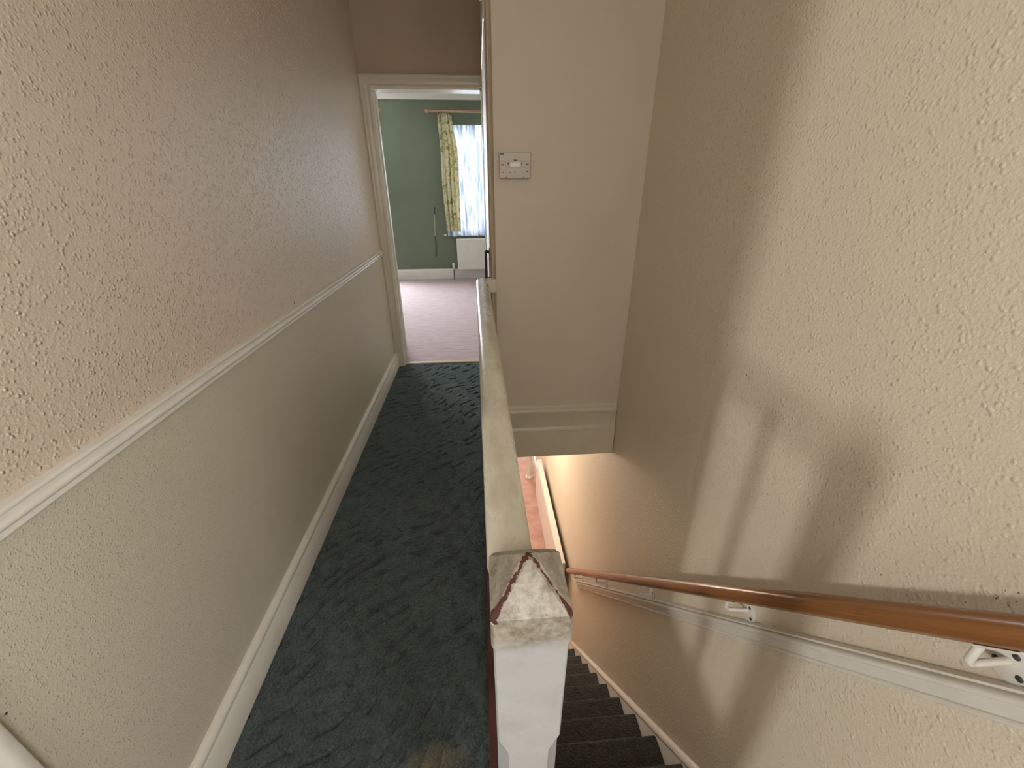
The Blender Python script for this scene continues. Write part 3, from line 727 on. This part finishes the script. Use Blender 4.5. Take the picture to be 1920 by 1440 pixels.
# net curtain
def net(u, v):
    z = 2.165-v*(2.165-0.672)-0.008*math.sin(u*19)*v
    sl = u+0.16*(v-0.3)*(1-u)*math.sin(u*math.pi)
    x = WX0-0.12+sl*(WX1-WX0+0.15)
    amp = 0.006+0.014*v
    y = YF-0.045+amp*0.7*math.sin(u*44+2.0*v)+amp*0.5*math.sin(u*97+1.3)
    return (x, y, z)
bm = NB(); grid(bm, net, 150, 30)
nt = obj('net_curtain', bm, M['net'], None, True, 180); tag(nt, 'white net curtain hanging in soft folds across the window', 'net curtain')
# cable hanging on the wall
cb = tag(empty('wall_cable', (-0.69, YF-0.004, 0.36)), 'thin loose cable running down the green wall beside the curtain', 'cable')
bm = NB(); tube(bm, [(-0.675, YF-0.004, 1.09), (-0.682, YF-0.005, 1.03), (-0.688, YF-0.006, 0.98)], 0.006, 8); obj('top_clip', bm, M['black'], cb, True)
bm = NB(); tube(bm, [(-0.688, YF-0.006, 0.99), (-0.692, YF-0.007, 0.85), (-0.701, YF-0.006, 0.66)], 0.006, 8); obj('pale_lead', bm, M['plastic'], cb, True)
bm = NB(); tube(bm, [(-0.701, YF-0.006, 0.67), (-0.703, YF-0.006, 0.52), (-0.715, YF-0.006, 0.365)], 0.008, 8); obj('dark_lead', bm, M['screw'], cb, True)

# ================================================================== HALL DOWNSTAIRS
radiator('radiator', 'long white radiator on the hall wall beyond the stair foot', 0.632, XR-0.042, 2.72, 4.35, -2.37, -1.80, 'Y')
hrr = [o for o in bpy.data.objects if o.get('label', '').startswith('long white radiator')][0]
for yy in (3.0, 4.0): obj('wall_fixing', bx(XR-0.043, XR-0.001, yy, yy+0.03, -2.25, -2.0), M['metal_white'], hrr)
bm = NB(); sweep(bm, [(0, 0), (0.02, 0), (0.02, 0.14), (0.012, 0.155), (0, 0.16)], (XR, 2.47, ZH), (XR, 6.98, ZH), (0, 0, 1), (-1, 0, 0))
struct('baseboard_hall', bm, M['gloss'], 'white skirting along the hall wall downstairs', 'baseboard')
po = tag(empty('hall_post', (0.615, 4.96, ZH)), 'white post with a round foot on the hall carpet, glimpsed below the bulkhead', 'post')
bm = NB(); lathe(bm, [(0.055, ZH+0.0005), (0.060, ZH+0.012), (0.058, ZH+0.034), (0.044, ZH+0.044), (0.036, ZH+0.055)], 0.615, 4.96, 20); obj('foot', bm, M['gloss'], po, True)
bm = NB(); lathe(bm, [(0.034, ZH+0.05), (0.033, ZH+0.5), (0.033, ZH+2.1), (0.04, ZH+2.2), (0.04, -0.202)], 0.615, 4.96, 20); obj('column', bm, M['gloss'], po, True)
# pendant lamp in the hall
pd = tag(empty('pendant_lamp', (0.0, 3.7, -0.2)), 'small pendant lamp lighting the hall downstairs', 'lamp')
bm = NB(); lathe(bm, [(0.045, -0.2005), (0.045, -0.215), (0.015, -0.235), (0.003, -0.236)], 0.0, 3.7, 16); obj('ceiling_rose', bm, M['plastic_white'], pd, True)
bm = NB(); tube(bm, [(0, 3.7, -0.23), (0, 3.7, -0.46)], 0.004, 8); obj('flex', bm, M['plastic_white'], pd, True)
bm = NB(); lathe(bm, [(0.004, -0.45), (0.017, -0.455), (0.017, -0.50), (0.012, -0.505)], 0.0, 3.7, 14); obj('bulb_holder', bm, M['plastic_white'], pd, True)
bm = NB(); lathe(bm, [(0.010, -0.505), (0.016, -0.52), (0.030, -0.555), (0.030, -0.575), (0.02, -0.595), (0.003, -0.602)], 0.0, 3.7, 16); obj('bulb', bm, M['bulb'], pd, True)
lp = bpy.data.lights.new('hall_bulb_light', 'POINT'); lp.energy = 44; lp.color = (1.0, 0.80, 0.62); lp.shadow_soft_size = 0.25
lo = bpy.data.objects.new('hall_bulb_light', lp); COL.objects.link(lo); lo.location = (0.0, 3.7, -0.70)

SPOTS_R = [(1.0106, 0.9085, 0.0028), (0.4968, 0.724, 0.0018), (0.3925, 0.7853, 0.0012), (0.3811, 0.8032, 0.0012), (0.3566, 0.8444, 0.0016), (0.3555, 0.8482, 0.001), (0.3422, 0.8747, 0.0014), (0.3392, 0.8609, 0.001), (0.3953, 0.8081, 0.0008), (0.3538, 0.8641, 0.0008)]
SPOTS_L = [(0.7129, 0.4274, 0.0022), (0.4044, 0.6735, 0.0028), (1.676, 0.9753, 0.006)]
# small scuffs and specks on the papered walls
def scuff(wall, p, r, ax=0):
    bm = NB(); bmesh.ops.create_icosphere(bm, subdivisions=1, radius=1.0)
    sx = Vector((0.0008, r, r*0.8)); bmesh.ops.scale(bm, verts=bm.verts, vec=sx); bmesh.ops.translate(bm, verts=bm.verts, vec=p)
    obj('scuff_mark', bm, M['screw'], wall)
_wr = [o for o in bpy.data.objects if o.name == 'wall_right'][0]
for y, z, r in SPOTS_R: scuff(_wr, (XR, y, z), r)
for y, z, r in SPOTS_L: scuff(wl, (XL-0.0004, y, z), r)
